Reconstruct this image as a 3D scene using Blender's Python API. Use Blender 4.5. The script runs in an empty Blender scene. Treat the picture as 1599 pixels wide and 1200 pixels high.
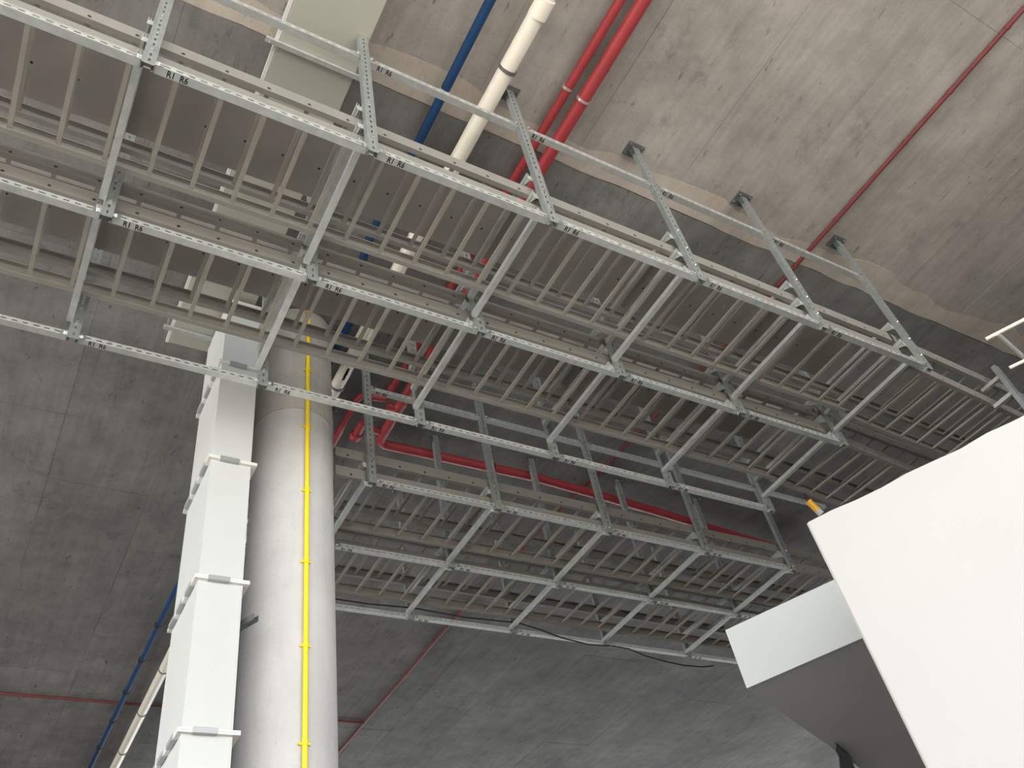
import bpy, bmesh, math, random
from mathutils import Vector, Matrix
random.seed(7)
S = bpy.context.scene
COL = S.collection
H = 1.6                                   # eye height above the floor; all z below are above the eye

# ------------------------------------------------------------------ camera, sky, exposure
cd = bpy.data.cameras.new('camera'); cam = bpy.data.objects.new('camera', cd); COL.objects.link(cam)
R = [[0.8624764745, -0.4804734675, -0.1589955280],
     [0.2448967805, 0.6711460085, -0.6997060827],
     [0.4428994217, 0.5645425425, 0.6965140486]]
cam.matrix_world = Matrix(((R[0][0], -R[1][0], -R[2][0], 0), (R[0][1], -R[1][1], -R[2][1], 0),
                           (R[0][2], -R[1][2], -R[2][2], H), (0, 0, 0, 1)))
cd.sensor_fit = 'HORIZONTAL'; cd.sensor_width = 36.0; cd.lens = 1346.92 / 1599 * 36.0
cd.clip_start = 0.05; cd.clip_end = 300
S.camera = cam
W = bpy.data.worlds.new('sky'); S.world = W; W.use_nodes = True
wn = W.node_tree.nodes; wl = W.node_tree.links
bg = wn['Background']
bg.inputs['Color'].default_value = (0.95, 0.98, 1.0, 1)      # bright overcast sky
bg.inputs['Strength'].default_value = 1.4
sd_ = bpy.data.lights.new('sun', 'SUN'); sd_.energy = 4.2; sd_.angle = math.radians(3); sd_.color = (1.0, 0.97, 0.93)
sun = bpy.data.objects.new('sun', sd_); COL.objects.link(sun)   # falls on the apron outside and a little way in under the slab
sun.rotation_euler = Vector((0.10, 0.30, -1.0)).to_track_quat('-Z', 'Y').to_euler()
S.view_settings.view_transform = 'Standard'; S.view_settings.look = 'None'
S.view_settings.gamma = 1.0; S.view_settings.use_curve_mapping = False
S.view_settings.exposure = 1.82

# ------------------------------------------------------------------ materials
def lin(c): return tuple(((v / 255) / 12.92 if v / 255 <= 0.04045 else ((v / 255 + 0.055) / 1.055) ** 2.4) for v in c) + (1,)
def mat(name, col, rough=0.6, metal=0.0, noise=0.0, scale=8.0, bump=0.0, stretch=(1, 1, 1), spec=0.5):
    m = bpy.data.materials.new(name); m.use_nodes = True
    n = m.node_tree.nodes; l = m.node_tree.links; b = n['Principled BSDF']
    b.inputs['Roughness'].default_value = rough; b.inputs['Metallic'].default_value = metal
    b.inputs['Specular IOR Level'].default_value = spec
    c = lin(col); b.inputs['Base Color'].default_value = c
    if noise:
        g = n.new('ShaderNodeNewGeometry'); mp = n.new('ShaderNodeMapping'); mp.inputs['Scale'].default_value = stretch
        t = n.new('ShaderNodeTexNoise'); t.inputs['Scale'].default_value = scale; t.inputs['Detail'].default_value = 5
        r = n.new('ShaderNodeValToRGB'); r.color_ramp.elements[0].position = 0.3; r.color_ramp.elements[1].position = 0.7
        r.color_ramp.elements[0].color = tuple(v * (1 - noise) for v in c[:3]) + (1,)
        r.color_ramp.elements[1].color = tuple(min(1, v * (1 + noise)) for v in c[:3]) + (1,)
        l.new(g.outputs['Position'], mp.inputs[0]); l.new(mp.outputs[0], t.inputs['Vector'])
        l.new(t.outputs['Fac'], r.inputs[0]); l.new(r.outputs[0], b.inputs['Base Color'])
        if bump:
            bp = n.new('ShaderNodeBump'); bp.inputs['Strength'].default_value = bump; bp.inputs['Distance'].default_value = 0.02
            l.new(t.outputs['Fac'], bp.inputs['Height']); l.new(bp.outputs[0], b.inputs['Normal'])
    return m

def concrete(name, base, tint, rough=0.85, panel_var=0.10, strong=1.0):
    """cast concrete: cloudy tone, form-board streaks, dark stains, pits and pale cement smears"""
    m = bpy.data.materials.new(name); m.use_nodes = True
    n = m.node_tree.nodes; l = m.node_tree.links; b = n['Principled BSDF']
    b.inputs['Roughness'].default_value = rough; b.inputs['Specular IOR Level'].default_value = 0.25
    g = n.new('ShaderNodeNewGeometry')
    def noise(scale, det=6, stretch=(1, 1, 1), off=(0, 0, 0), rgh=0.6):
        mp = n.new('ShaderNodeMapping'); mp.inputs['Scale'].default_value = stretch; mp.inputs['Location'].default_value = off
        t = n.new('ShaderNodeTexNoise'); t.inputs['Scale'].default_value = scale; t.inputs['Detail'].default_value = det
        t.inputs['Roughness'].default_value = rgh
        l.new(g.outputs['Position'], mp.inputs[0]); l.new(mp.outputs[0], t.inputs['Vector']); return t.outputs['Fac']
    def ramp(fac, stops):
        r = n.new('ShaderNodeValToRGB'); e = r.color_ramp.elements
        while len(e) < len(stops): e.new(0.5)
        for k, (p, c) in enumerate(stops): e[k].position = p; e[k].color = c if len(c) == 4 else tuple(c) + (1,)
        l.new(fac, r.inputs[0]); return r.outputs[0]
    def mul(a, c, f=1.0):
        x = n.new('ShaderNodeMix'); x.data_type = 'RGBA'; x.blend_type = 'MULTIPLY'; x.inputs[0].default_value = f
        l.new(a, x.inputs[6]); l.new(c, x.inputs[7]); return x.outputs[2]
    v = lambda q: (q, q, q, 1)
    cb, ct = lin(base), lin(tint)
    col = ramp(noise(0.55, 5, off=(3, 1, 0)), [(0.30, cb), (0.68, ct)])
    col = mul(col, ramp(noise(2.6, 7, off=(7, 2, 0), rgh=0.7), [(0.25, v(1 - 0.26 * strong)), (0.55, v(1)), (0.8, v(1.0 + 0.10 * strong))]))
    col = mul(col, ramp(noise(1.2, 5, stretch=(9, 0.7, 1), off=(1, 4, 0)), [(0.30, v(1 - 0.14 * strong)), (0.6, v(1.02))]))
    col = mul(col, ramp(noise(1.1, 8, off=(11, 5, 3), rgh=0.75), [(0.26, v(1 - 0.42 * strong)), (0.40, v(1))]))
    col = mul(col, ramp(noise(9.0, 3, stretch=(1.6, 0.5, 1), off=(2, 9, 1)), [(0.27, v(1 - 0.45 * strong)), (0.335, v(1))]))
    col = mul(col, ramp(noise(30.0, 4), [(0.2, v(1 - 0.10 * strong)), (0.6, v(1.0))]))
    hair = ramp(noise(0.8, 4, stretch=(2.6, 0.5, 1), off=(4, 8, 2)), [(0.494, v(1)), (0.5, v(0.74)), (0.506, v(1))])
    x = n.new('ShaderNodeMix'); x.data_type = 'RGBA'; x.blend_type = 'MULTIPLY'      # broken hairline cracks
    l.new(ramp(noise(0.9, 3, off=(8, 1, 5)), [(0.50, v(0)), (0.60, v(strong * 0.8))]), x.inputs[0]); l.new(col, x.inputs[6]); l.new(hair, x.inputs[7]); col = x.outputs[2]
    if panel_var:
        oi = n.new('ShaderNodeObjectInfo')
        col = mul(col, ramp(oi.outputs['Random'], [(0.0, v(1 - panel_var)), (1.0, v(1 + panel_var * 0.4))]))
    l.new(col, b.inputs['Base Color'])
    bp = n.new('ShaderNodeBump'); bp.inputs['Strength'].default_value = 0.25; bp.inputs['Distance'].default_value = 0.02
    l.new(noise(6.0, 8, off=(5, 5, 5)), bp.inputs['Height']); l.new(bp.outputs[0], b.inputs['Normal'])
    return m

M = {}
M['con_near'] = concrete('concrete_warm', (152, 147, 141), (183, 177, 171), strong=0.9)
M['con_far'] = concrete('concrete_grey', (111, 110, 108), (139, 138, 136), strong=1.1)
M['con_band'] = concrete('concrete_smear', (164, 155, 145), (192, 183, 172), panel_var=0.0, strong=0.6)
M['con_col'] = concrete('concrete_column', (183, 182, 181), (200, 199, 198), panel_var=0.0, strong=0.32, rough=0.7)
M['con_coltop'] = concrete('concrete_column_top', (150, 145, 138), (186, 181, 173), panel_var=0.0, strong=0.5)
M['floor'] = mat('floor_screed', (92, 90, 87), 0.8, noise=0.06, scale=0.8)
M['apron'] = mat('outdoor_paving', (186, 180, 172), 0.85, noise=0.06, scale=0.5)
M['wallgrey'] = mat('light_blocker_wall', (74, 73, 72), 0.9, noise=0.1, scale=2)  # dark finish of the unseen walls added to block daylight
M['galv'] = mat('galvanised_steel', (206, 209, 206), 0.40, 0.6, noise=0.10, scale=14)  # raised base stands in for floor reflection on the strut undersides
M['galv_post'] = mat('galvanised_post', (160, 165, 163), 0.45, 0.6, noise=0.10, scale=14)  # darker copy of the same steel, for the duller light on the posts
M['galv_dark'] = mat('galvanised_plate', (112, 114, 114), 0.55, 0.6, noise=0.12, scale=18)
M['bolt'] = mat('zinc_bolt', (225, 228, 228), 0.25, 0.9)
M['ladder'] = mat('ladder_grey_paint', (135, 132, 126), 0.55, 0.15, noise=0.05, scale=5)
M['rung'] = mat('ladder_rung_paint', (144, 139, 131), 0.55, 0.15, noise=0.05, scale=6)
M['tray'] = mat('tray_sheet', (152, 146, 140), 0.6, 0.2, noise=0.08, scale=2.5)
M['dark'] = mat('dark_fastener_and_hole_shade', (38, 36, 34), 0.7)  # small dark parts, and the painted-in shade of the rail holes
M['white'] = mat('white_board', (180, 178, 176), 0.75, noise=0.015, scale=1.2)
M['white_edge'] = mat('white_board_edge', (160, 158, 154), 0.8)
M['soffit'] = mat('soffit_board', (204, 202, 198), 0.85, noise=0.06, scale=1.0)
M['deck'] = mat('dark_blocker_deck', (62, 58, 54), 0.9, noise=0.15, scale=2)  # kept dark so the added deck throws little light upward
M['fascia'] = mat('fascia_board', (184, 186, 184), 0.75, noise=0.02, scale=1.2)
M['duct'] = mat('duct_cream_paint', (190, 192, 190), 0.45, noise=0.02, scale=3)
M['duct_top'] = mat('duct_beige_paint', (166, 167, 156), 0.5, noise=0.04, scale=1.5)
M['cleat'] = mat('flange_cleat', (168, 170, 170), 0.45, 0.5)
M['flange'] = mat('flange_white', (214, 213, 208), 0.5)
M['red'] = mat('red_pipe_paint', (152, 52, 56), 0.5, noise=0.08, scale=5)
M['redthin'] = mat('red_dull_pipe_paint', (112, 52, 50), 0.6, noise=0.10, scale=5)
M['blue'] = mat('blue_pipe_paint', (30, 62, 100), 0.6, noise=0.08, scale=5, spec=0.2)
M['pvc'] = mat('white_pvc', (232, 226, 212), 0.35, noise=0.03, scale=4)
M['yellow'] = mat('yellow_conduit', (246, 214, 40), 0.4, noise=0.03, scale=4)
M['orange'] = mat('amber_sleeve', (214, 158, 40), 0.5)
M['black'] = mat('black_cable', (22, 22, 24), 0.6)
M['ink'] = mat('black_ink', (26, 26, 28), 0.8)
M['tape'] = mat('white_label', (226, 226, 222), 0.5)
M['ring'] = mat('clamp_band', (200, 190, 186), 0.35, 0.6)

# ------------------------------------------------------------------ mesh helpers
class MB:
    """collects shapes in absolute coordinates (z above the eye)"""
    def __init__(s): s.v = []; s.f = []
    def add(s, vs, fs):
        o = len(s.v); s.v += [tuple(v) for v in vs]; s.f += [tuple(i + o for i in f) for f in fs]; return s
    def box(s, x0, x1, y0, y1, z0, z1):
        return s.add([(x0, y0, z0), (x1, y0, z0), (x1, y1, z0), (x0, y1, z0), (x0, y0, z1), (x1, y0, z1), (x1, y1, z1), (x0, y1, z1)],
                     [(0, 3, 2, 1), (4, 5, 6, 7), (0, 1, 5, 4), (1, 2, 6, 5), (2, 3, 7, 6), (3, 0, 4, 7)])
    def chamfer(s, x0, x1, y0, y1, z0, z1, c):
        vs = []
        for z, q in ((z0, c), (z0 + c, 0), (z1 - c, 0), (z1, c)):
            vs += [(x0 + q, y0 + q, z), (x1 - q, y0 + q, z), (x1 - q, y1 - q, z), (x0 + q, y1 - q, z)]
        fs = [(3, 2, 1, 0), (12, 13, 14, 15)]
        for k in range(3):
            for j in range(4): fs.append((4 * k + j, 4 * k + (j + 1) % 4, 4 * k + 4 + (j + 1) % 4, 4 * k + 4 + j))
        return s.add(vs, fs)
    def prism(s, prof, axis, a, b):
        """prof = 2-D closed outline; extruded along axis from a to b. axis x: prof=(y,z); y: (x,z); z: (x,y)"""
        n = len(prof)
        def P(p, t): return {'x': (t, p[0], p[1]), 'y': (p[0], t, p[1]), 'z': (p[0], p[1], t)}[axis]
        vs = [P(p, a) for p in prof] + [P(p, b) for p in prof]
        fs = [(i, (i + 1) % n, n + (i + 1) % n, n + i) for i in range(n)] + [tuple(range(n))[::-1], tuple(range(n, 2 * n))]
        return s.add(vs, fs)
    def lathe(s, c, axis, prof, n=16, closed=True):
        """prof = list of (t, r) along axis through c"""
        A = {'x': ((1, 0, 0), (0, 1, 0), (0, 0, 1)), 'y': ((0, 1, 0), (0, 0, 1), (1, 0, 0)), 'z': ((0, 0, 1), (1, 0, 0), (0, 1, 0))}[axis]
        vs = []
        for t, r in prof:
            for k in range(n):
                a = 2 * math.pi * k / n; ca, sa = r * math.cos(a), r * math.sin(a)
                vs.append(tuple(c[i] + A[0][i] * t + A[1][i] * ca + A[2][i] * sa for i in range(3)))
        fs = []
        for j in range(len(prof) - 1):
            for k in range(n): fs.append((j * n + k, j * n + (k + 1) % n, (j + 1) * n + (k + 1) % n, (j + 1) * n + k))
        if closed: fs += [tuple(range(n))[::-1], tuple(range((len(prof) - 1) * n, len(prof) * n))]
        return s.add(vs, fs)
    def tube(s, pts, r, n=10):
        pts = [Vector(p) for p in pts]; N = len(pts); vs = []
        up = None
        for i, p in enumerate(pts):
            d = (pts[min(i + 1, N - 1)] - pts[max(i - 1, 0)]).normalized()
            if up is None: up = Vector((0, 0, 1)) if abs(d.z) < 0.9 else Vector((1, 0, 0))
            x = d.cross(up).normalized(); up = x.cross(d).normalized()
            for k in range(n):
                a = 2 * math.pi * k / n; vs.append(p + x * (r * math.cos(a)) + up * (r * math.sin(a)))
        fs = [(j * n + k, j * n + (k + 1) % n, (j + 1) * n + (k + 1) % n, (j + 1) * n + k) for j in range(N - 1) for k in range(n)]
        fs += [tuple(range(n))[::-1], tuple(range((N - 1) * n, N * n))]
        return s.add(vs, fs)
    def mesh(s, name, m, org=(0, 0, 0), smooth=False, bevel=False):
        me = bpy.data.meshes.new(name)
        me.from_pydata([(v[0] - org[0], v[1] - org[1], v[2] - org[2]) for v in s.v], [], s.f)
        bm = bmesh.new(); bm.from_mesh(me); bmesh.ops.recalc_face_normals(bm, faces=bm.faces); bm.to_mesh(me); bm.free()
        me.materials.append(m)
        if smooth:
            for p in me.polygons: p.use_smooth = len(p.vertices) <= 4
            try: me.set_sharp_from_angle(angle=math.radians(40))
            except Exception: pass
        me.update(); return me

def tag(o, label=None, cat=None, group=None, kind=None):
    for k, v in (('label', label), ('category', cat), ('group', group), ('kind', kind)):
        if v: o[k] = v
    return o
def empty(name, loc, label=None, cat=None, group=None):
    o = bpy.data.objects.new(name, None); COL.objects.link(o); o.location = (loc[0], loc[1], loc[2] + H)
    o.empty_display_size = 0.1
    return tag(o, label, cat, group)
def ob(name, me, parent=None, loc=(0, 0, 0), solid=0.0):
    """link mesh as object; top-level locations get the eye height added"""
    o = bpy.data.objects.new(name, me); COL.objects.link(o)
    if parent: o.parent = parent; o.location = loc
    else: o.location = (loc[0], loc[1], loc[2] + H)
    if solid:
        sm = o.modifiers.new('thickness', 'SOLIDIFY'); sm.thickness = solid; sm.offset = 0
    return o
def build(mb, name, m, parent=None, org=(0, 0, 0), smooth=False, solid=0.0):
    """absolute-coordinate mesh -> object. With a parent, org is the parent's place."""
    me = mb.mesh(name, m, org, smooth)
    return ob(name, me, parent, (0, 0, 0) if parent else org, solid)
def arcpath(pts, rad, seg=6):
    """polyline with rounded corners"""
    pts = [Vector(p) for p in pts]; out = [pts[0]]
    for i in range(1, len(pts) - 1):
        a, b, c = pts[i - 1], pts[i], pts[i + 1]
        u = (a - b).normalized(); v = (c - b).normalized(); p0 = b + u * rad; p1 = b + v * rad
        for k in range(seg + 1):
            t = k / seg; out.append(p0 * (1 - t) ** 2 + b * (2 * t * (1 - t)) + p1 * t ** 2)
    return out + [pts[-1]]
ORD = ['first', 'second', 'third', 'fourth', 'fifth', 'sixth', 'seventh', 'eighth', 'ninth', 'tenth']

# ------------------------------------------------------------------ setting
ZC = 7.70
SX0, SX1, SY0, SY1 = -10.5, 34.0, -6.0, 30.0
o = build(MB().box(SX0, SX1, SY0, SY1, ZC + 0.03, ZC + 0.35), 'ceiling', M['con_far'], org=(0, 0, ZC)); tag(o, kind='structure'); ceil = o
# form-board panels cast into the soffit: each its own shallow slab, joints recessed
PW, PL = 1.222, 2.444
EDGE = 3.23                                # pour line across the ceiling
def panel(x0, x1, y0, y1, m, drop):
    dz = random.uniform(-0.0025, 0.0025)
    mb = MB(); g = 0.0009
    z0 = ZC + dz - drop
    mb.chamfer(x0 + g, x1 - g, y0 + g, y1 - g, z0, ZC + 0.034, 0.0016)
    me = mb.mesh('panel', m, (x0, y0, ZC))
    q = ob('panel', me, ceil, (x0, y0, 0))
nx0 = 3.9 - 7 * PW
for i in range(0, 22):
    x0 = nx0 + i * PW
    ys = [1.40 - 3 * PL + PL * k + (PL / 2 if i % 2 else 0) for k in range(3)] + [EDGE]
    ys = [y for y in ys if y < EDGE - 0.3] + [EDGE]
    ys = [y for y in ys if y > -1.6]
    ys = [max(-1.6, ys[0] - PL)] + ys if ys[0] > -1.5 else ys
    if i < 2 or i > 15: continue
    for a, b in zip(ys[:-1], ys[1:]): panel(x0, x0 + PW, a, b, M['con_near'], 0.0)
for i in range(0, 24):
    x0 = nx0 + i * PW - 0.18
    y = EDGE + (0 if i % 2 else 0.0)
    first = True
    while y < 20.5:
        y1 = y + (1.64 + (PL / 2 if i % 2 else 0) if first else PL); first = False
        vis = (y < 4 and -5 < x0 < 17) or (-4.5 < x0 < 0.9 * y + 8.0 and x0 < 21)
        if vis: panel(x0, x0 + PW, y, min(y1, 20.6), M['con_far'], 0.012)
        y = y1
# pale cement smear along the pour line (a thin irregular skim)
mb = MB(); xs = [-5 + 0.25 * k for k in range(90)]
lo = [2.93 + 0.05 * math.sin(x * 2.1) + random.uniform(-0.04, 0.04) for x in xs]
hi = [3.225 + random.uniform(-0.012, 0.012) for x in xs]
vs = []
for x, a, b in zip(xs, lo, hi): vs += [(x, a, ZC - 0.0035), (x, b, ZC - 0.016), (x, b, ZC + 0.02), (x, a, ZC + 0.02)]
fs = []
for k in range(len(xs) - 1):
    q = 4 * k
    for j in range(4): fs.append((q + j, q + (j + 1) % 4, q + 4 + (j + 1) % 4, q + 4 + j))
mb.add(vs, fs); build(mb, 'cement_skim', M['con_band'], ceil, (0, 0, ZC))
FZ = -1.6
o = build(MB().box(SX0, SX1 + 10, SY0, SY1 + 5, FZ - 0.2, FZ), 'floor', M['floor'], org=(0, 0, FZ)); tag(o, kind='structure')
mb = MB(); mb.box(SX0 - 45, 60, SY0 - 60, SY0, FZ - 0.2, FZ - 0.01); mb.box(SX0 - 45, SX0, SY0, SY1 + 20, FZ - 0.2, FZ - 0.01)
o = build(mb, 'floor', M['apron'], org=(0, SY0, FZ)); tag(o, kind='structure')
o = build(MB().box(17.0, 17.3, SY0, 11.0, FZ, ZC + 0.03), 'light_blocker_right', M['wallgrey'], org=(17.0, 0, FZ)); tag(o, kind='structure')  # unseen wall, added to shut out daylight from the right

# white partition and bulkhead at the right: both square to the bearing NA
NA = math.radians(25.4); NX, NY = math.cos(NA), math.sin(NA); TX, TY = math.sin(NA), -math.cos(NA)   # T runs to the right
def PT(d, t, z): return (NX * d + TX * t, NY * d + TY * t, z)
D1 = 6.0; zt = 0.5703 * D1 / math.cos(math.radians(7.7)); tl = -D1 * math.tan(math.radians(7.72))
mb = MB(); N = 60; vs = []
for k in range(N + 1):                                         # slightly ragged top edge
    t = tl + (11.0 - tl) * k / N; j = random.uniform(-0.012, 0.010) if 0 < k < N else 0
    vs += [PT(D1, t, FZ), PT(D1, t, zt + j), PT(D1 + 0.12, t, zt + j), PT(D1 + 0.12, t, FZ)]
fs = [(3, 2, 1, 0), (4 * N, 4 * N + 1, 4 * N + 2, 4 * N + 3)]
for k in range(N):
    q = 4 * k
    for j in range(4): fs.append((q + j, q + (j + 1) % 4, q + 4 + (j + 1) % 4, q + 4 + j))
mb.add(vs, fs)
o = build(MB().box(SX0 - 0.3, SX0, 16.0, 26.0, FZ, ZC + 0.03), 'light_blocker_left', M['wallgrey'], org=(SX0, 16, FZ)); tag(o, kind='structure')  # unseen stretch of wall, added to keep side light off the far pipes
o = build(MB().box(SX0, 4.0, 26.0, 26.3, FZ, ZC + 0.03), 'light_blocker_back', M['wallgrey'], org=(0, 26, FZ)); tag(o, kind='structure')  # added out of view to close the rear left against light
o = build(MB().box(9.2, 17.0, SY0 - 0.3, SY0, FZ, ZC + 0.03), 'light_blocker_front', M['wallgrey'], org=(11, SY0, FZ)); tag(o, kind='structure')  # unseen, added behind the camera to darken the right corner
o = empty('partition', PT(D1, 0, FZ), 'big bright white partition board filling the lower right corner', 'partition')
build(mb, 'board', M['white'], o, PT(D1, 0, FZ))
mb = MB(); mb.add([PT(D1 + a, tl - b, z) for z in (FZ, zt - 0.004) for a, b in ((0.004, 0.0), (0.004, 0.012), (0.12, 0.012), (0.12, 0.0))],
                  [(0, 1, 2, 3), (4, 5, 6, 7), (0, 1, 5, 4), (1, 2, 6, 5), (2, 3, 7, 6), (3, 0, 4, 7)])
build(mb, 'edge_bead', M['white_edge'], o, PT(D1, 0, FZ))
D2 = 7.2; a2 = math.radians(41.28) - NA; tl2 = -D2 * math.tan(a2)
zb2 = 0.3995 * D2 / math.cos(a2); zt2 = 0.4735 * D2 / math.cos(a2)
blk = empty('bulkhead', PT(D2, tl2, zb2), 'white boxed bulkhead behind the big white partition, grey underside showing', 'bulkhead')
def slab(d0, d1, t0, t1, z0, z1):
    return MB().add([PT(d, t, z) for z in (z0, z1) for d, t in ((d0, t0), (d1, t0), (d1, t1), (d0, t1))],
                    [(0, 3, 2, 1), (4, 5, 6, 7), (0, 1, 5, 4), (1, 2, 6, 5), (2, 3, 7, 6), (3, 0, 4, 7)])
bo = PT(D2, tl2, zb2)
build(slab(D2, D2 + 0.05, tl2, 9.5, zb2, zt2), 'fascia_board', M['fascia'], blk, bo)
build(slab(D2 + 0.05, D2 + 6.5, tl2 + 0.0, 9.5, zb2 + 0.012, zb2 + 0.06), 'soffit_board', M['soffit'], blk, bo)
build(slab(D2 + 0.05, D2 + 6.5, tl2 + 0.10, 9.5, zt2 - 0.07, zt2 - 0.03), 'light_blocker_deck', M['deck'], blk, bo)  # unseen deck, extended to keep light from below off the ceiling
build(slab(D2 + 0.05, D2 + 6.5, tl2 + 0.05, tl2 + 0.10, zb2 + 0.06, zt2), 'side_board', M['white'], blk, bo)
o = build(slab(D2 - 0.01, D2 + 0.03, -0.80, -0.76, zb2 - 0.06, zb2 + 0.001), 'dark_notch', M['dark'], blk, bo)

# torn dark membrane hanging off the rear of the bulkhead soffit
def on_soffit(u, v):
    a = ((u - 800) / 1346.92, (v - 600) / 1346.92, 1.0)
    w_ = [sum(R[k][j] * a[k] for k in range(3)) for j in range(3)]; f_ = (zb2 - 0.02) / w_[2]
    return (w_[0] * f_, w_[1] * f_, zb2 - 0.02)
ol = [on_soffit(*p) for p in [(1306, 1163), (1316, 1172), (1324, 1178), (1331, 1188), (1336, 1203), (1342, 1222), (1322, 1225), (1312, 1200), (1311, 1184), (1305, 1172)]]
mb = MB(); n_ = len(ol); mb.add(ol + [(p[0], p[1], p[2] + 0.02) for p in ol], [(i, (i + 1) % n_, n_ + (i + 1) % n_, n_ + i) for i in range(n_)] + [tuple(range(n_))[::-1], tuple(range(n_, 2 * n_))])
q = build(mb, 'torn_membrane', M['dark'], blk, bo); q['label'] = 'torn dark membrane at rear edge of the soffit'

# ------------------------------------------------------------------ column with its yellow conduit
CX, CY, CR = 2.108, 6.41, 0.389
colr = empty('concrete_column', (CX, CY, FZ), 'round pale concrete column with a yellow conduit up its face', 'column')
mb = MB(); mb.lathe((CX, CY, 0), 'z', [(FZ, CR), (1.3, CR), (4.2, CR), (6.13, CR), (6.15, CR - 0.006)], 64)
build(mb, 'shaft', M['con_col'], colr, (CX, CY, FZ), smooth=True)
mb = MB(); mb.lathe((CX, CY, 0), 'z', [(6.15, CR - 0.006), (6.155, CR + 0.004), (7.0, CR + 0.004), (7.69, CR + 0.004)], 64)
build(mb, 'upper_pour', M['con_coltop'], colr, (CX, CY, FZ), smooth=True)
YX, YY = 2.111, CY - CR - 0.027
yc = empty('yellow_conduit', (YX, YY, FZ), 'thin yellow conduit running straight up the concrete column', 'conduit')
build(MB().tube([(YX, YY, FZ), (YX, YY, 3), (YX, YY, 6.0), (YX, YY, 7.69)], 0.021, 14), 'tube', M['yellow'], yc, (YX, YY, FZ), smooth=True)
for z in (-0.5, 0.28, 1.05, 1.93, 2.77, 3.55, 4.335, 5.105, 5.9, 6.7):
    mb = MB(); mb.lathe((YX, YY, z), 'z', [(-0.022, 0.025), (0.022, 0.025)], 14); mb.box(YX - 0.045, YX + 0.045, YY + 0.010, YY + 0.026, z - 0.008, z + 0.008)
    build(mb, 'saddle', M['yellow'], yc, (YX, YY, FZ))

# ------------------------------------------------------------------ white riser duct beside the column
RX0, RX1, RY0, RY1 = 1.217, 1.545, 5.88, 6.66
rz = [-1.6, -0.85, 0.35, 1.55, 2.745, 3.945, 5.155, 6.36, 7.36]
rd = empty('riser_duct', (RX0, RY0, FZ), 'white rectangular riser duct with bolted flanges left of the round column', 'duct')
for a, b in zip(rz[:-1], rz[1:]):
    mb = MB(); mb.chamfer(RX0, RX1, RY0, RY1, a + 0.012, b - 0.012, 0.004)
    mb.box(RX1, RX1 + 0.012, RY0 - 0.004, RY0 + 0.03, a + 0.02, b - 0.02)          # folded seam on the right edge
    build(mb, 'duct_section', M['duct'], rd, (RX0, RY0, FZ))
for z in rz[1:-1]:
    mb = MB(); t = 0.03
    for z0, z1 in ((z - 0.016, z - 0.001), (z + 0.001, z + 0.016)):
        mb.prism([(RX0 - t, RY0 - t), (RX1 + t + 0.03, RY0 - t), (RX1 + t + 0.03, RY1 + t), (RX0 - t, RY1 + t)], 'z', z0, z1)
    build(mb, 'flange', M['flange'], rd, (RX0, RY0, FZ))
    for kx in (0.42,):
        c0 = RX0 + kx * 0.34; mb = MB(); mb.chamfer(c0 - 0.075, c0 + 0.09, RY0 - t - 0.008, RY0 - 0.004, z - 0.022, z + 0.022, 0.004)
        build(mb, 'flange_cleat', M['cleat'], rd, (RX0, RY0, FZ))
    for ky in (0.22, 0.55, 0.85):
        c0 = RY0 + ky * 0.78; mb = MB(); mb.chamfer(RX0 - t - 0.008, RX0 - 0.004, c0 - 0.08, c0 + 0.08, z - 0.022, z + 0.022, 0.004)
        build(mb, 'flange_cleat', M['cleat'], rd, (RX0, RY0, FZ))
for zz in (0.9, 3.62):
    br = empty('riser_bracket', (1.6, 6.02, zz), 'short steel channel bracket tying the white riser to the column' if zz > 3 else 'lower steel channel bracket between riser duct and column, below the frame', 'bracket')
    p0, p1 = Vector((1.56, 6.06, zz)), Vector((1.665, 5.845, zz)); d = (p1 - p0).normalized(); w = Vector((-d.y, d.x, 0)) * -1
    mb = MB()
    prof = [(-0.025, 0), (0.025, 0), (0.025, 0.05), (0.020, 0.05), (0.020, 0.005), (-0.020, 0.005), (-0.020, 0.05), (-0.025, 0.05)]
    L_ = [p0 + w * a_ + Vector((0, 0, b_)) for a_, b_ in prof] + [p1 + w * a_ + Vector((0, 0, b_)) for a_, b_ in prof]
    mb.add(L_, [(i, (i + 1) % 8, 8 + (i + 1) % 8, 8 + i) for i in range(8)] + [tuple(range(8))[::-1], tuple(range(8, 16))])
    build(mb, 'channel', M['galv_dark'], br, (1.6, 6.02, zz))
    q = p1 - d * 0.05 - w * 0.026
    mb = MB(); mb.lathe((q.x, q.y, zz + 0.025), 'y', [(-0.012, 0.010), (0.0, 0.010)], 6); build(mb, 'bolt', M['bolt'], br, (1.6, 6.02, zz))

# horizontal duct under the ceiling feeding the riser, on trapeze hangers
DX0, DX1, DZ0, DZ1 = 0.82, 1.50, 7.40, 7.64
dd = empty('ceiling_duct', (DX0, 3.0, DZ0), 'flat cream duct slung just under the ceiling at upper left', 'duct')
ys = [-2.2, -0.4, 0.8, 2.0, 4.4, 5.6, 6.75]
for a, b in zip(ys[:-1], ys[1:]):
    mb = MB(); mb.chamfer(DX0, DX1, a + 0.006, b - 0.006, DZ0, DZ1, 0.004)
    build(mb, 'duct_section', M['duct_top'], dd, (DX0, 3.0, DZ0))
for y in ys[1:-1]:
    mb = MB(); mb.box(DX0 - 0.03, DX1 + 0.03, y - 0.012, y + 0.012, DZ0 - 0.008 + 0.02, DZ1 + 0.02)
    build(mb, 'flange', M['flange'], dd, (DX0, 3.0, DZ0))
mb = MB(); mb.box(DX0 - 0.035, DX0 - 0.004, -2.2, 6.75, DZ0 + 0.002, DZ0 + 0.05); build(mb, 'side_lip', M['flange'], dd, (DX0, 3.0, DZ0))
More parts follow.
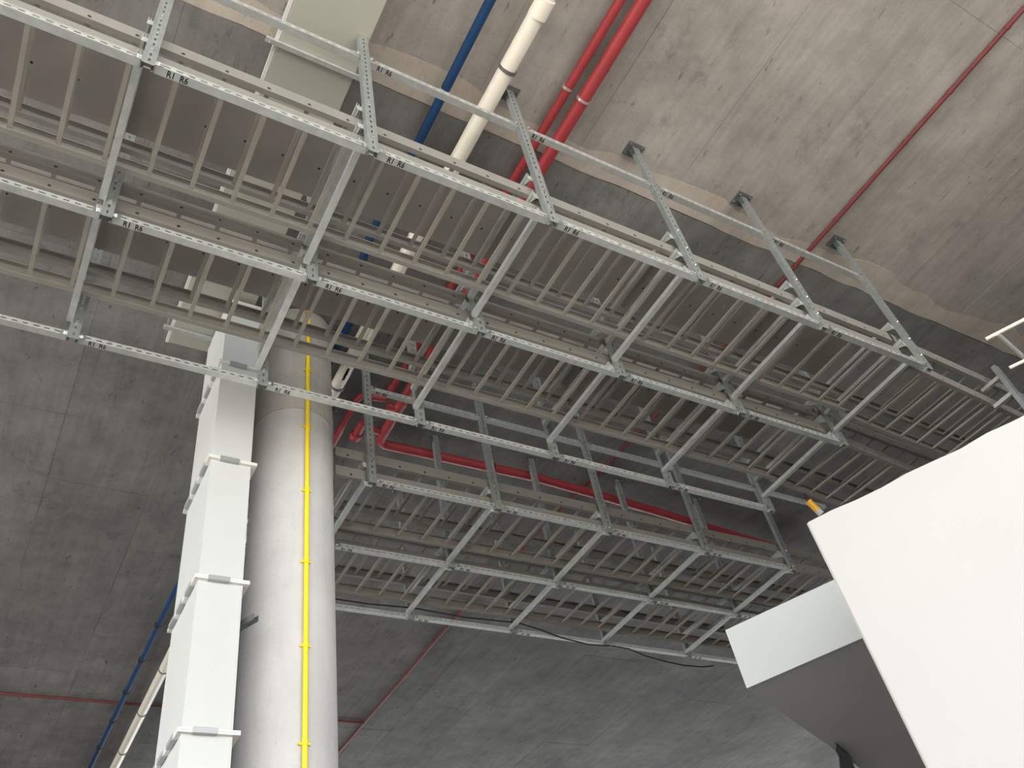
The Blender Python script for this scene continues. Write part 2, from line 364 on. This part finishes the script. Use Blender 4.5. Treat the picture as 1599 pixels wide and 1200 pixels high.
for k, (y, lab) in enumerate(((3.12, 'trapeze hanger bar under the cream ceiling duct by the first hung post'), (6.52, 'trapeze hanger bar at top of the white riser duct'))):
    tr = empty('trapeze_hanger', (0.7, y, 7.36), lab, 'hanger', 'trapeze hangers under the ceiling duct')
    mb = MB(); mb.prism([(y - 0.02, 7.36), (y + 0.02, 7.36), (y + 0.02, 7.395), (y + 0.015, 7.395), (y + 0.015, 7.365), (y - 0.015, 7.365), (y - 0.015, 7.395), (y - 0.02, 7.395)], 'x', 0.71, 1.60)
    build(mb, 'channel', M['galv'], tr, (0.7, y, 7.36))
    for x in (0.745, 1.575):
        build(MB().tube([(x, y, 7.31), (x, y, 7.5), (x, y, 7.69)], 0.006, 6), 'threaded_rod', M['bolt'], tr, (0.7, y, 7.36))

# ------------------------------------------------------------------ cable racks
PWD, PDP = 0.080, 0.045                    # post width, depth
SD, SH = 0.058, 0.042                      # tie strut depth, height
def slotted_face(mb, L, w, pitch, slot_l, slot_w, P, off=0.5):
    """flat strip length L width w with real slots; P(a,b) -> 3-D"""
    h = slot_w / 2; n = int(L / pitch); m0 = (L - n * pitch) / 2
    def q(a0, a1, b0, b1): mb.add([P(a0, b0), P(a1, b0), P(a1, b1), P(a0, b1)], [(0, 1, 2, 3)])
    q(0, L, 0, w / 2 - h); q(0, L, w / 2 + h, w)
    a = 0.0
    for k in range(n):
        s0 = m0 + k * pitch + (pitch - slot_l) * off; q(a, s0, w / 2 - h, w / 2 + h); a = s0 + slot_l
    q(a, L, w / 2 - h, w / 2 + h)
_cache = {}
def post_mesh(h):
    k = ('post', round(h, 3))
    if k not in _cache:
        mb = MB()
        slotted_face(mb, h, PWD, 0.075, 0.034, 0.013, lambda a, b: (b - PWD / 2, 0, a))
        for sx in (-1, 1):
            x = sx * PWD / 2
            mb.add([(x, 0, 0), (x, PDP, 0), (x, PDP, h), (x, 0, h)], [(0, 1, 2, 3)])
            mb.add([(x, PDP, 0), (x - sx * 0.018, PDP, 0), (x - sx * 0.018, PDP, h), (x, PDP, h)], [(0, 1, 2, 3)])
            mb.add([(x, -0.004, 0), (x - sx * 0.010, -0.004, 0), (x - sx * 0.010, -0.004, h), (x, -0.004, h)], [(0, 1, 2, 3)])
        bm_me = mb.mesh('post', M['galv_post']); _cache[k] = bm_me
    return _cache[k]
def strut_mesh(L):
    k = ('strut', round(L, 3))
    if k not in _cache:
        mb = MB()
        slotted_face(mb, L, SH, 0.075, 0.040, 0.012, lambda a, b: (a, 0, b))
        mb.add([(0, 0, 0), (L, 0, 0), (L, SD, 0), (0, SD, 0)], [(0, 1, 2, 3)])
        mb.add([(0, 0, SH), (L, 0, SH), (L, SD, SH), (0, SD, SH)], [(0, 1, 2, 3)])
        mb.add([(0, SD, 0), (L, SD, 0), (L, SD, 0.010), (0, SD, 0.010)], [(0, 1, 2, 3)])
        mb.add([(0, SD, SH - 0.010), (L, SD, SH - 0.010), (L, SD, SH), (0, SD, SH)], [(0, 1, 2, 3)])
        mb.add([(0, -0.004, SH - 0.006), (L, -0.004, SH - 0.006), (L, -0.004, SH + 0.002), (0, -0.004, SH + 0.002)], [(0, 1, 2, 3)])
        _cache[k] = mb.mesh('channel', M['galv'])
    return _cache[k]
# shared small meshes (local origin at their attaching point)
mb = MB(); mb.chamfer(-0.10, 0.10, -0.05, 0.11, -0.012, 0.0, 0.003)
for sx in (-1, 1): mb.add([(sx * 0.045, 0.0, -0.012), (sx * 0.045, 0.05, -0.012), (sx * 0.045, 0.05, -0.13), (sx * 0.045, 0.0, -0.13)], [(0, 1, 2, 3)])
PLATE = mb.mesh('base_plate', M['galv_dark'])
mb = MB()
for x, y in ((-0.075, -0.025), (0.075, -0.025), (-0.075, 0.085), (0.075, 0.085)): mb.lathe((x, y, -0.012), 'z', [(-0.02, 0.010), (0.0, 0.010)], 6)
ANCH = mb.mesh('anchor_bolts', M['bolt'])
def arm_mesh(L):
    k = ('arm', round(L, 3))
    if k not in _cache:
        mb = MB(); w, h, t = 0.024, 0.045, 0.004
        mb.prism([(-w, 0), (w, 0), (w, h), (w - 0.009, h), (w - 0.009, h - t), (w - t, h - t), (w - t, t), (-w + t, t), (-w + t, h - t), (-w + 0.009, h - t), (-w + 0.009, h), (-w, h)], 'y', 0, L)
        _cache[k] = mb.mesh('arm', M['galv'])
    return _cache[k]
mb = MB(); mb.prism([(-0.002, -0.055), (0.002, -0.055), (0.002, 0.0), (-0.002, 0.0)], 'x', -0.045, 0.045)
mb.add([(-0.028, 0.0, -0.055), (-0.028, 0.0, 0.045), (-0.028, 0.14, 0.045), (-0.028, 0.14, 0.025),
        (-0.024, 0.0, -0.055), (-0.024, 0.0, 0.045), (-0.024, 0.14, 0.045), (-0.024, 0.14, 0.025)],
       [(0, 1, 2, 3), (7, 6, 5, 4), (0, 3, 7, 4), (0, 4, 5, 1), (1, 5, 6, 2), (2, 6, 7, 3)])
GUS = mb.mesh('gusset', M['galv'])
mb = MB(); mb.lathe((0, 0, 0), 'y', [(-0.016, 0.010), (-0.006, 0.013), (0.0, 0.013)], 8); BOLT = mb.mesh('bolt', M['bolt'])
def angle_mesh(side):                        # angle cleat joining a tie strut to a post
    mb = MB(); s = side
    mb.add([(0, -0.006, -0.004), (s * 0.05, -0.006, -0.004), (s * 0.05, -0.006, 0.046), (0, -0.006, 0.046), (0, 0.05, -0.004), (0, 0.05, 0.046)],
           [(0, 1, 2, 3), (0, 3, 5, 4)])
    mb.lathe((s * 0.022, -0.008, 0.022), 'y', [(-0.012, 0.009), (0, 0.009)], 6); mb.lathe((s * 0.008, -0.01, 0.02), 'y', [(-0.006, 0.006), (0, 0.006)], 6)
    return mb.mesh('angle_cleat', M['bolt'])
ANG = {1: angle_mesh(1), -1: angle_mesh(-1)}
# label lettering
cu = bpy.data.curves.new('lettering', 'FONT'); cu.body = 'R1  R6'; cu.size = 0.060; cu.extrude = 0.0006; cu.offset = 0.0014; cu.resolution_u = 2
to = bpy.data.objects.new('tmp', cu); COL.objects.link(to); bpy.context.view_layer.update()
TXT = bpy.data.meshes.new_from_object(to); TXT.name = 'lettering'; TXT.materials.clear(); TXT.materials.append(M['ink'])
COL.objects.unlink(to); bpy.data.objects.remove(to)
TM = Matrix(((0.80, 0, 0, 0), (0, -1.06, 0, 0), (0, 0, -1, 0), (0, 0, 0, 1))); TXT.transform(TM); TXT.flip_normals() if False else None
mb = MB(); mb.box(0, 0.20, 0.004, SD - 0.004, -0.0012, -0.0002); TAPE = mb.mesh('label_tape', M['tape'])

ARMZ = (5.655, 5.905, 6.175)
def hanger(rack, x, Ys, zb, armz, lev0, label, group, idx, ends):
    r = empty('hanger_frame', (x, Ys[0], zb), label, 'hanger frame', group)
    for j, y in enumerate(Ys):
        dy = y - Ys[0]
        p = ob('post', post_mesh(ZC - zb - 0.012), r, (0, dy, 0), 0.003)
        ob('base_plate', PLATE, p, (0, 0, ZC - zb)); ob('anchor_bolt', ANCH, p, (0, 0, ZC - zb))
        for z in [zb] + ([lev0] if (lev0 and j == 0) else []):
            for sd in (-1, 1):
                if sd in ends: ob('angle_cleat', ANG[sd], p, (sd * PWD / 2, 0.0, z - zb + 0.02))
        for z in armz: ob('bolt', BOLT, p, (0, -0.004, z - zb + 0.022))
    for j in range(len(Ys) - 1):
        L = Ys[j + 1] - Ys[j] - PDP - 0.004
        for z in armz:
            a = ob('arm', arm_mesh(L), r, (-0.055, Ys[j] - Ys[0] + PDP + 0.001, z - zb))
            ob('gusset', GUS, a, (0.02, 0.002, 0.0))
    return r
def tie(x0, x1, y, z, label, group, text=True):
    L = x1 - x0
    r = empty('tie_strut', (x0, y, z), label, 'strut', group)
    ob('channel', strut_mesh(L), r, (0, 0, 0), 0.003)
    if text:
        t = ob('label_tape', TAPE, r, (0.06, 0, 0)); ob('lettering', TXT, t, (0.010, 0.0505, -0.0018))['kind'] = 'stuff'
    return r

HP = 0.2945                                  # rung pitch
def rail_mesh(L, off, face):
    """C rail along x, web at y=0 with round holes, flanges towards +y*face"""
    k = ('rail', round(L, 3), round(off, 3), face)
    if k in _cache: return _cache[k]
    mb = MB(); hole_shade = []; h = 0.122; zc = 0.036; rr = 0.0145; n = 8; fl = 0.040 * face
    xs = []; x = off
    while x < L - 0.05:
        if x > 0.05: xs.append(x)
        x += HP
    a = 0.0
    def q(a0, a1): mb.add([(a0, 0, 0), (a1, 0, 0), (a1, 0, h), (a0, 0, h)], [(0, 1, 2, 3)])
    for x in xs:
        b0, b1 = x - 0.034, x + 0.034; q(a, b0); a = b1
        ring = [(x + rr * math.cos(math.pi / 4 + 2 * math.pi * i / n), 0, zc + rr * math.sin(math.pi / 4 + 2 * math.pi * i / n)) for i in range(n)]
        outer = [(b1, 0, h), (x, 0, h), (b0, 0, h), (b0, 0, zc), (b0, 0, 0), (x, 0, 0), (b1, 0, 0), (b1, 0, zc)]
        mb.add(ring + outer, [(i, (i + 1) % n, n + (i + 1) % n, n + i) for i in range(n)])
        hole_shade.append([(p[0], 0.004 * face, p[2]) for p in ring])
    q(a, L)
    for z in (0, h): mb.add([(0, 0, z), (L, 0, z), (L, fl, z), (0, fl, z)], [(0, 1, 2, 3)])
    for z, d in ((0, 0.010), (h, -0.010)): mb.add([(0, fl, z), (L, fl, z), (L, fl, z + d), (0, fl, z + d)], [(0, 1, 2, 3)])
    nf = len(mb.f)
    for r8 in hole_shade: mb.add(r8, [tuple(range(n))])
    me = mb.mesh('side_rail', M['ladder']); me.materials.append(M['dark'])     # dark discs paint the shade inside the empty holes
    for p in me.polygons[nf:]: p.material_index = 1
    _cache[k] = me; return me
def rung_mesh(w):
    k = ('rung', round(w, 3))
    if k not in _cache:
        mb = MB(); a, h, t = 0.016, 0.022, 0.003
        mb.prism([(-a, 0), (a, 0), (a, h), (a - t, h), (a - t, t), (-a + t, t), (-a + t, h), (-a, h)], 'y', 0.004, w - 0.004)
        _cache[k] = mb.mesh('rung', M['rung'])
    return _cache[k]
def ladder(x0, x1, y0, w, z, phase, label, group, yaw=0.0):
    r = empty('cable_ladder', (x0, y0, z), label, 'cable ladder', group); r.rotation_euler.z = yaw
    L = x1 - x0; off = (phase - x0) % HP
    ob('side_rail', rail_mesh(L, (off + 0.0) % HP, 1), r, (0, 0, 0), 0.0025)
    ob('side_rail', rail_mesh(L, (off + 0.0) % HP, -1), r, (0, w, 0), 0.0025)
    x = off
    while x < L - 0.03:
        if x > 0.03: ob('rung', rung_mesh(w), r, (x, 0, 0.012))
        x += HP
    return r

# ---- rack A: the near rack
AX = [-0.065 + 1.5 * i for i in range(-1, 6)]
AY = [2.772, 3.985, 5.205]; AZB = 5.48; A0 = 6.955
for i, x in enumerate(AX):
    nm = ['out past the left edge, leftmost', 'first from the left in view', 'second from left, beside ceiling duct', 'third from left, by the red pipes', 'fourth from the left', 'fifth from the left', 'last full one before the dark corner'][i]
    hanger('A', x, AY, AZB, ARMZ, A0, 'hanger frame of the near rack, ' + nm, 'hanger frames of the near rack', i, [s for s in (-1, 1) if 0 <= i + s < len(AX)])
for i in range(len(AX) - 1):
    o_ = ORD[i]
    a, b = AX[i] + PWD / 2 + 0.006, AX[i + 1] - PWD / 2 - 0.006
    tie(a, b, AY[0], A0, 'upper tie strut near the ceiling on near rack, ' + o_ + ' span from left', 'upper tie struts of the near rack')
    tie(a, b, AY[0] - 0.002, AZB + 0.02, 'slotted tie strut on front edge of near rack, ' + o_ + ' span from left', 'front tie struts of the near rack')
    tie(a, b, AY[1], AZB + 0.02, 'slotted tie strut on middle posts of near rack, ' + o_ + ' span from left', 'middle tie struts of the near rack')
    tie(a, b, AY[2], AZB + 0.02, 'slotted tie strut on rear lowest edge of near rack, ' + o_ + ' span from left', 'rear tie struts of the near rack')
LW = 0.875
G = 'cable ladders of the near rack'
ladder(-1.75, 7.30, 2.868, LW, 5.705, 0.123, 'long lower cable ladder in front lane of the near rack', G)
ladder(-1.75, 7.30, 2.868, LW, 5.955, 0.12, 'long upper cable ladder in front lane of the near rack, over its twin', G)
ladder(-1.75, 7.30, 4.065, LW, 5.705, 0.125, 'long lower cable ladder in rear lane of near rack, passing before the column', G)
ladder(-1.75, 7.30, 4.065, LW, 5.955, 0.12, 'long upper cable ladder in rear lane of near rack, above the column head', G)
ladder(7.345, 10.2, 2.93, LW, 5.700, 0.123, 'short lower ladder length running behind the white partition, front lane', G, 0.05)
ladder(7.345, 10.2, 2.868, LW, 5.955, 0.12, 'short upper ladder length above white partition top, front lane', G, 0.03)
ladder(7.345, 9.9, 4.09, LW, 5.700, 0.123, 'short lower ladder length veering back behind the white partition, rear lane', G, 0.09)
ladder(7.345, 9.9, 4.065, LW, 5.955, 0.12, 'short upper ladder length at dark end of the rear lane', G, 0.04)
def tray(x0, x1, y0, y1, z, label):
    r = empty('solid_tray', (x0, y0, z), label, 'cable tray', 'solid trays of the near rack')
    mb = MB(); t = 0.003; h = 0.055
    mb.prism([(y0, z), (y1, z), (y1, z + h), (y1 - t, z + h), (y1 - t, z + t), (y0 + t, z + t), (y0 + t, z + h), (y0, z + h)], 'x', x0, x1)
    build(mb, 'trough', M['tray'], r, (x0, y0, z))
    mb = MB(); x = x0 + 0.1
    while x < x1: mb.lathe((x, (y0 + y1) / 2 + 0.0, z), 'z', [(-0.003, 0.009), (0.0, 0.011)], 6); x += HP
    q = build(mb, 'screw_heads', M['dark'], r, (x0, y0, z)); q['kind'] = 'stuff'
tray(-1.75, 7.2, 3.185, 3.735, 6.222, 'flat grey solid tray on top arms of the near rack, front lane')
tray(-1.75, 7.2, 4.33, 4.865, 6.222, 'flat grey solid tray on top arms of the near rack, rear lane')
# short upright past the last full frame, with two stub arms
ux, uy = 8.99, 2.74
r = empty('short_upright', (ux, uy, 5.38), 'short grey upright with two stub arms beside the ladder end, far right', 'post')
ob('post', post_mesh(0.69), r, (0, 0, 0), 0.003)
for z in (5.652, 5.905): ob('arm', arm_mesh(0.24), r, (0, PDP, z - 5.38))
# loose conduits at the far right
r = empty('guard_rail', (8.6, 2.3, 6.1), 'thin pale tube rail with crossing stubs above the white partition corner', 'rail')
build(MB().tube([(8.403, 2.47, 6.0), (8.588, 2.107, 6.0), (8.85, 1.6, 6.0)], 0.022, 10), 'top_tube', M['pvc'], r, (8.6, 2.3, 6.1), smooth=True)
build(MB().tube([(8.46, 2.36, 5.985), (8.95, 2.42, 5.70)], 0.022, 10), 'post_tube', M['galv'], r, (8.6, 2.3, 6.1), smooth=True)
build(MB().tube([(8.58, 2.52, 5.665), (8.70, 2.30, 5.665)], 0.020, 10), 'stub_tube', M['pvc'], r, (8.6, 2.3, 6.1), smooth=True)

# ---- rack B: the far rack beyond the column
BX = [2.905] + [2.88 + 1.497 * i for i in range(1, 5)]
BY = [6.29, 7.44, 8.60]; BZB = 5.615; B0 = 6.975
for i, x in enumerate(BX):
    nm = ['nearest to the column', 'second from the column', 'third from the column', 'fourth from the column', 'at the dark right end'][i]
    hanger('B', x, BY, BZB, (5.655, 5.905), B0, 'galvanised hanger frame of the far rack, ' + nm, 'hanger frames of the far rack', i, [s for s in (-1, 1) if 0 <= i + s < len(BX)])
for i in range(len(BX)):
    a = BX[i] + PWD / 2 + 0.006; b = BX[i + 1] - PWD / 2 - 0.006 if i + 1 < len(BX) else BX[i] + 1.4
    o_ = ORD[i]
    tie(a, b, BY[0], B0, 'upper tie strut near the ceiling on far rack, ' + o_ + ' span from column', 'upper tie struts of the far rack', i == 0)
    if i + 1 < len(BX): tie(a, b, BY[0] - 0.002, BZB + 0.02, 'slotted tie strut on front edge of far rack, ' + o_ + ' span from column', 'front tie struts of the far rack')
    tie(a, b, BY[1], BZB + 0.02, 'slotted tie strut on middle posts of far rack, ' + o_ + ' span from column', 'middle tie struts of the far rack')
    tie(a, b, BY[2], BZB + 0.02, 'slotted tie strut on rear lowest edge of far rack, ' + o_ + ' span from column', 'rear tie struts of the far rack')
tie(1.62, BX[0] - PWD / 2 - 0.006, BY[1], BZB + 0.02, 'slotted tie strut end of far rack hidden partly by the column, middle posts', 'middle tie struts of the far rack', False)
tie(1.90, BX[0] - PWD / 2 - 0.006, BY[2], BZB + 0.02, 'slotted tie strut end of far rack hidden partly by the column, rear edge', 'rear tie struts of the far rack', False)
G = 'cable ladders of the far rack'; BW = 0.85
ladder(2.54, 10.4, 6.372, BW, 5.705, 2.98 * 1.0 + 0.02, 'lower cable ladder in front lane of the far rack, starting at the column', G)
ladder(2.54, 10.4, 6.372, BW, 5.955, 2.97, 'upper cable ladder in front lane of the far rack, starting at the column', G)
ladder(1.80, 10.4, 7.56, BW, 5.705, 2.98, 'lower cable ladder in rear lane of the far rack, above the sagging cable', G)
ladder(1.80, 10.4, 7.56, BW, 5.955, 2.97, 'upper cable ladder in rear lane of the far rack', G)
cab = [(3.0, 8.55, 5.72), (3.468, 8.56, 5.715), (3.798, 8.57, 5.72), (4.377, 8.57, 5.75), (4.45, 8.57, 5.75), (5.124, 8.57, 5.72), (5.873, 8.57, 5.75), (5.95, 8.56, 5.74),
       (6.25, 8.56, 5.69), (6.584, 8.56, 5.61), (7.0, 8.56, 5.56), (7.4, 8.58, 5.60), (7.7, 8.56, 5.58), (7.971, 8.56, 5.50), (8.3, 8.56, 5.455), (8.643, 8.56, 5.43), (9.0, 8.57, 5.45), (9.25, 8.58, 5.50)]
o = build(MB().tube(cab, 0.010, 8), 'black_cable', M['black'], org=(3.0, 8.55, 5.72), smooth=True)
tag(o, 'thin black cable sagging along the rear strut of the far rack', 'cable')

# ------------------------------------------------------------------ pipes under the ceiling
def clamp(parent, org, x, y, z, r, m=None, w=0.012, rod=True):
    mb = MB(); mb.lathe((x, y, z), 'y', [(-w, r + 0.001), (-w, r + 0.006), (w, r + 0.006), (w, r + 0.001)], 18)
    if rod: mb.tube([(x, y, z + r), (x, y, ZC - 0.005)], 0.006, 6)
    build(mb, 'pipe_clamp', m or M['ring'], parent, org)
def collar(parent, org, x, y, z, r, m, w=0.05, axis='y'):
    mb = MB(); mb.lathe((x, y, z), axis, [(-w, r), (-w, r + 0.007), (w, r + 0.007), (w, r)], 18); build(mb, 'coupling', m, parent, org, smooth=True)
def pipe(name, label, pts, r, m, group, rad=0.12):
    p = empty(name, pts[0], label, 'pipe', group)
    build(MB().tube(arcpath(pts, rad) if len(pts) > 2 else pts, r, 18), 'tube', m, p, pts[0], smooth=True); return p
G = 'pipes hung under the ceiling'
s = 7.6 / 7.7
zb = 7.585; P0 = (2.37 * s, -2.0, zb)
p = pipe('blue_pipe', 'dark blue pipe under the ceiling, left of the fat white one', [P0, (2.34, 4.95, zb), (2.575, 5.75, zb), (2.575, 7.05, zb), (2.12, 11.5, zb), (2.14, 20.0, zb)], 0.045, M['blue'], G, 0.25)
for y in (0.5, 2.99): clamp(p, P0, 2.34, y, zb, 0.045)
for y, x in ((12.72, 2.115), (13.83, 2.12), (14.93, 2.125), (16.02, 2.13), (17.1, 2.13)): clamp(p, P0, x, y, zb, 0.05, M['dark'], 0.03)
zb = 7.545; P0 = (2.77, -2.0, zb)
p = pipe('white_drain_pipe', 'fat white plastic drain pipe between the blue and red pipes', [P0, (2.755, 4.3, zb), (2.778, 6.3, zb), (2.79, 6.9, zb), (2.50, 13.0, zb), (2.56, 20.0, zb)], 0.079, M['pvc'], G, 0.4)
clamp(p, P0, 2.765, 2.55, zb, 0.083, M['galv_dark'], 0.016); clamp(p, P0, 2.79, 6.88, zb, 0.083, M['galv_dark'], 0.016)
collar(p, P0, 2.767, 1.93, zb, 0.083, M['pvc'], 0.09)
for y, x in ((13.98, 2.51), (15.53, 2.525), (17.1, 2.54)): clamp(p, P0, x, y, zb, 0.083, M['galv_dark'], 0.012)
zb = 7.61; P0 = (3.40, -2.0, zb)
p = pipe('red_pipe', 'slimmer of the two bright red pipes, next to the white one', [P0, (3.41, 4.0, zb), (3.46, 6.95, zb), (3.13, 7.0, zb), (3.14, 11.0, zb)], 0.045, M['red'], G, 0.07)
clamp(p, P0, 3.40, 2.49, zb, 0.045)
clamp(p, P0, 3.40, 0.2, zb, 0.045)
collar(p, P0, 3.45, 6.72, zb, 0.046, M['red'])
zb = 7.563; P0 = (3.57, -2.0, zb)
p = pipe('red_pipe', 'thicker of the two bright red pipes, turning to run above the far rack', [P0, (3.59, 4.0, zb), (3.66, 7.70, zb), (6.0, 7.66, zb), (8.2, 7.78, zb), (11.5, 8.05, zb)], 0.064, M['red'], G, 0.14)
clamp(p, P0, 3.583, 2.51, zb, 0.064); clamp(p, P0, 3.59, 0.1, zb, 0.064)
collar(p, P0, 3.645, 6.95, zb, 0.065, M['red'], 0.07)
build(MB().tube([(3.5, 7.02, zb), (3.66, 7.02, zb)], 0.05, 14), 'branch_tee', M['red'], p, P0, smooth=True)
build(MB().tube([(3.33, 7.40, zb), (3.335, 7.62, zb)], 0.055, 14).tube([(3.335, 7.62, zb), (3.337, 7.70, zb)], 0.075, 14).tube([(3.335, 7.45, zb), (3.66, 7.5, zb)], 0.045, 12), 'drain_stub', M['red'], p, P0, smooth=True)
for x in (5.35, 7.1): 
    mb = MB(); mb.lathe((x, 7.66 + (0.05 if x > 6 else 0), zb), 'x', [(-0.012, 0.065), (-0.012, 0.072), (0.012, 0.072), (0.012, 0.065)], 18); mb.tube([(x, 7.66, zb + 0.06), (x, 7.66, ZC - 0.01)], 0.006, 6)
    build(mb, 'pipe_clamp', M['dark'], p, P0)
zb = 7.66; P0 = (7.16, -3.0, zb)
p = pipe('sprinkler_pipe', 'thin dull red pipe crossing the bare ceiling at upper right', [P0, (7.17, 4.6, zb), (6.70, 11.6, zb), (6.66, 20.0, zb)], 0.024, M['redthin'], G, 0.5)
for y in (0.09, 0.833, 1.476, 2.54, 3.55): clamp(p, P0, 7.165, y, zb, 0.024, M['redthin'], 0.02)
for y in (12.36, 13.53): clamp(p, P0, 6.69, y, zb, 0.024, M['redthin'], 0.03)
P0 = (-4.0, 15.40, zb)
p = pipe('sprinkler_pipe', 'thin dull red branch pipe low at left, meeting the long red one', [P0, (0.3, 15.48, zb), (6.66, 15.55, zb)], 0.022, M['redthin'], G, 0.5)
build(MB().lathe((6.66, 15.55, zb), 'x', [(-0.07, 0.03), (0.03, 0.03)], 14), 'tee', M['redthin'], p, P0)
# amber sleeve standing up behind the partition
r = empty('amber_sleeve', (7.6, 4.9, 5.0), 'short amber sleeve with a white tip by the corner of the white partition', 'sleeve')
def ray(u, v):
    a = ((u - 800) / 1346.92, (v - 600) / 1346.92, 1.0)
    return Vector([sum(R[k][j] * a[k] for k in range(3)) for j in range(3)])
q0, q1, q2 = (7.90, 5.02, 5.60), (7.99, 5.02, 5.482), (8.028, 5.02, 5.434)
build(MB().tube([q0, q1], 0.040, 12), 'sleeve', M['orange'], r, (7.6, 4.9, 5.0), smooth=True)
build(MB().tube([(7.90, 5.02, 5.59), (7.90, 5.018, 5.705)], 0.012, 8), 'tie', M['dark'], r, (7.6, 4.9, 5.0))
build(MB().tube([q1, q2], 0.041, 12), 'tip', M['white'], r, (7.6, 4.9, 5.0), smooth=True)
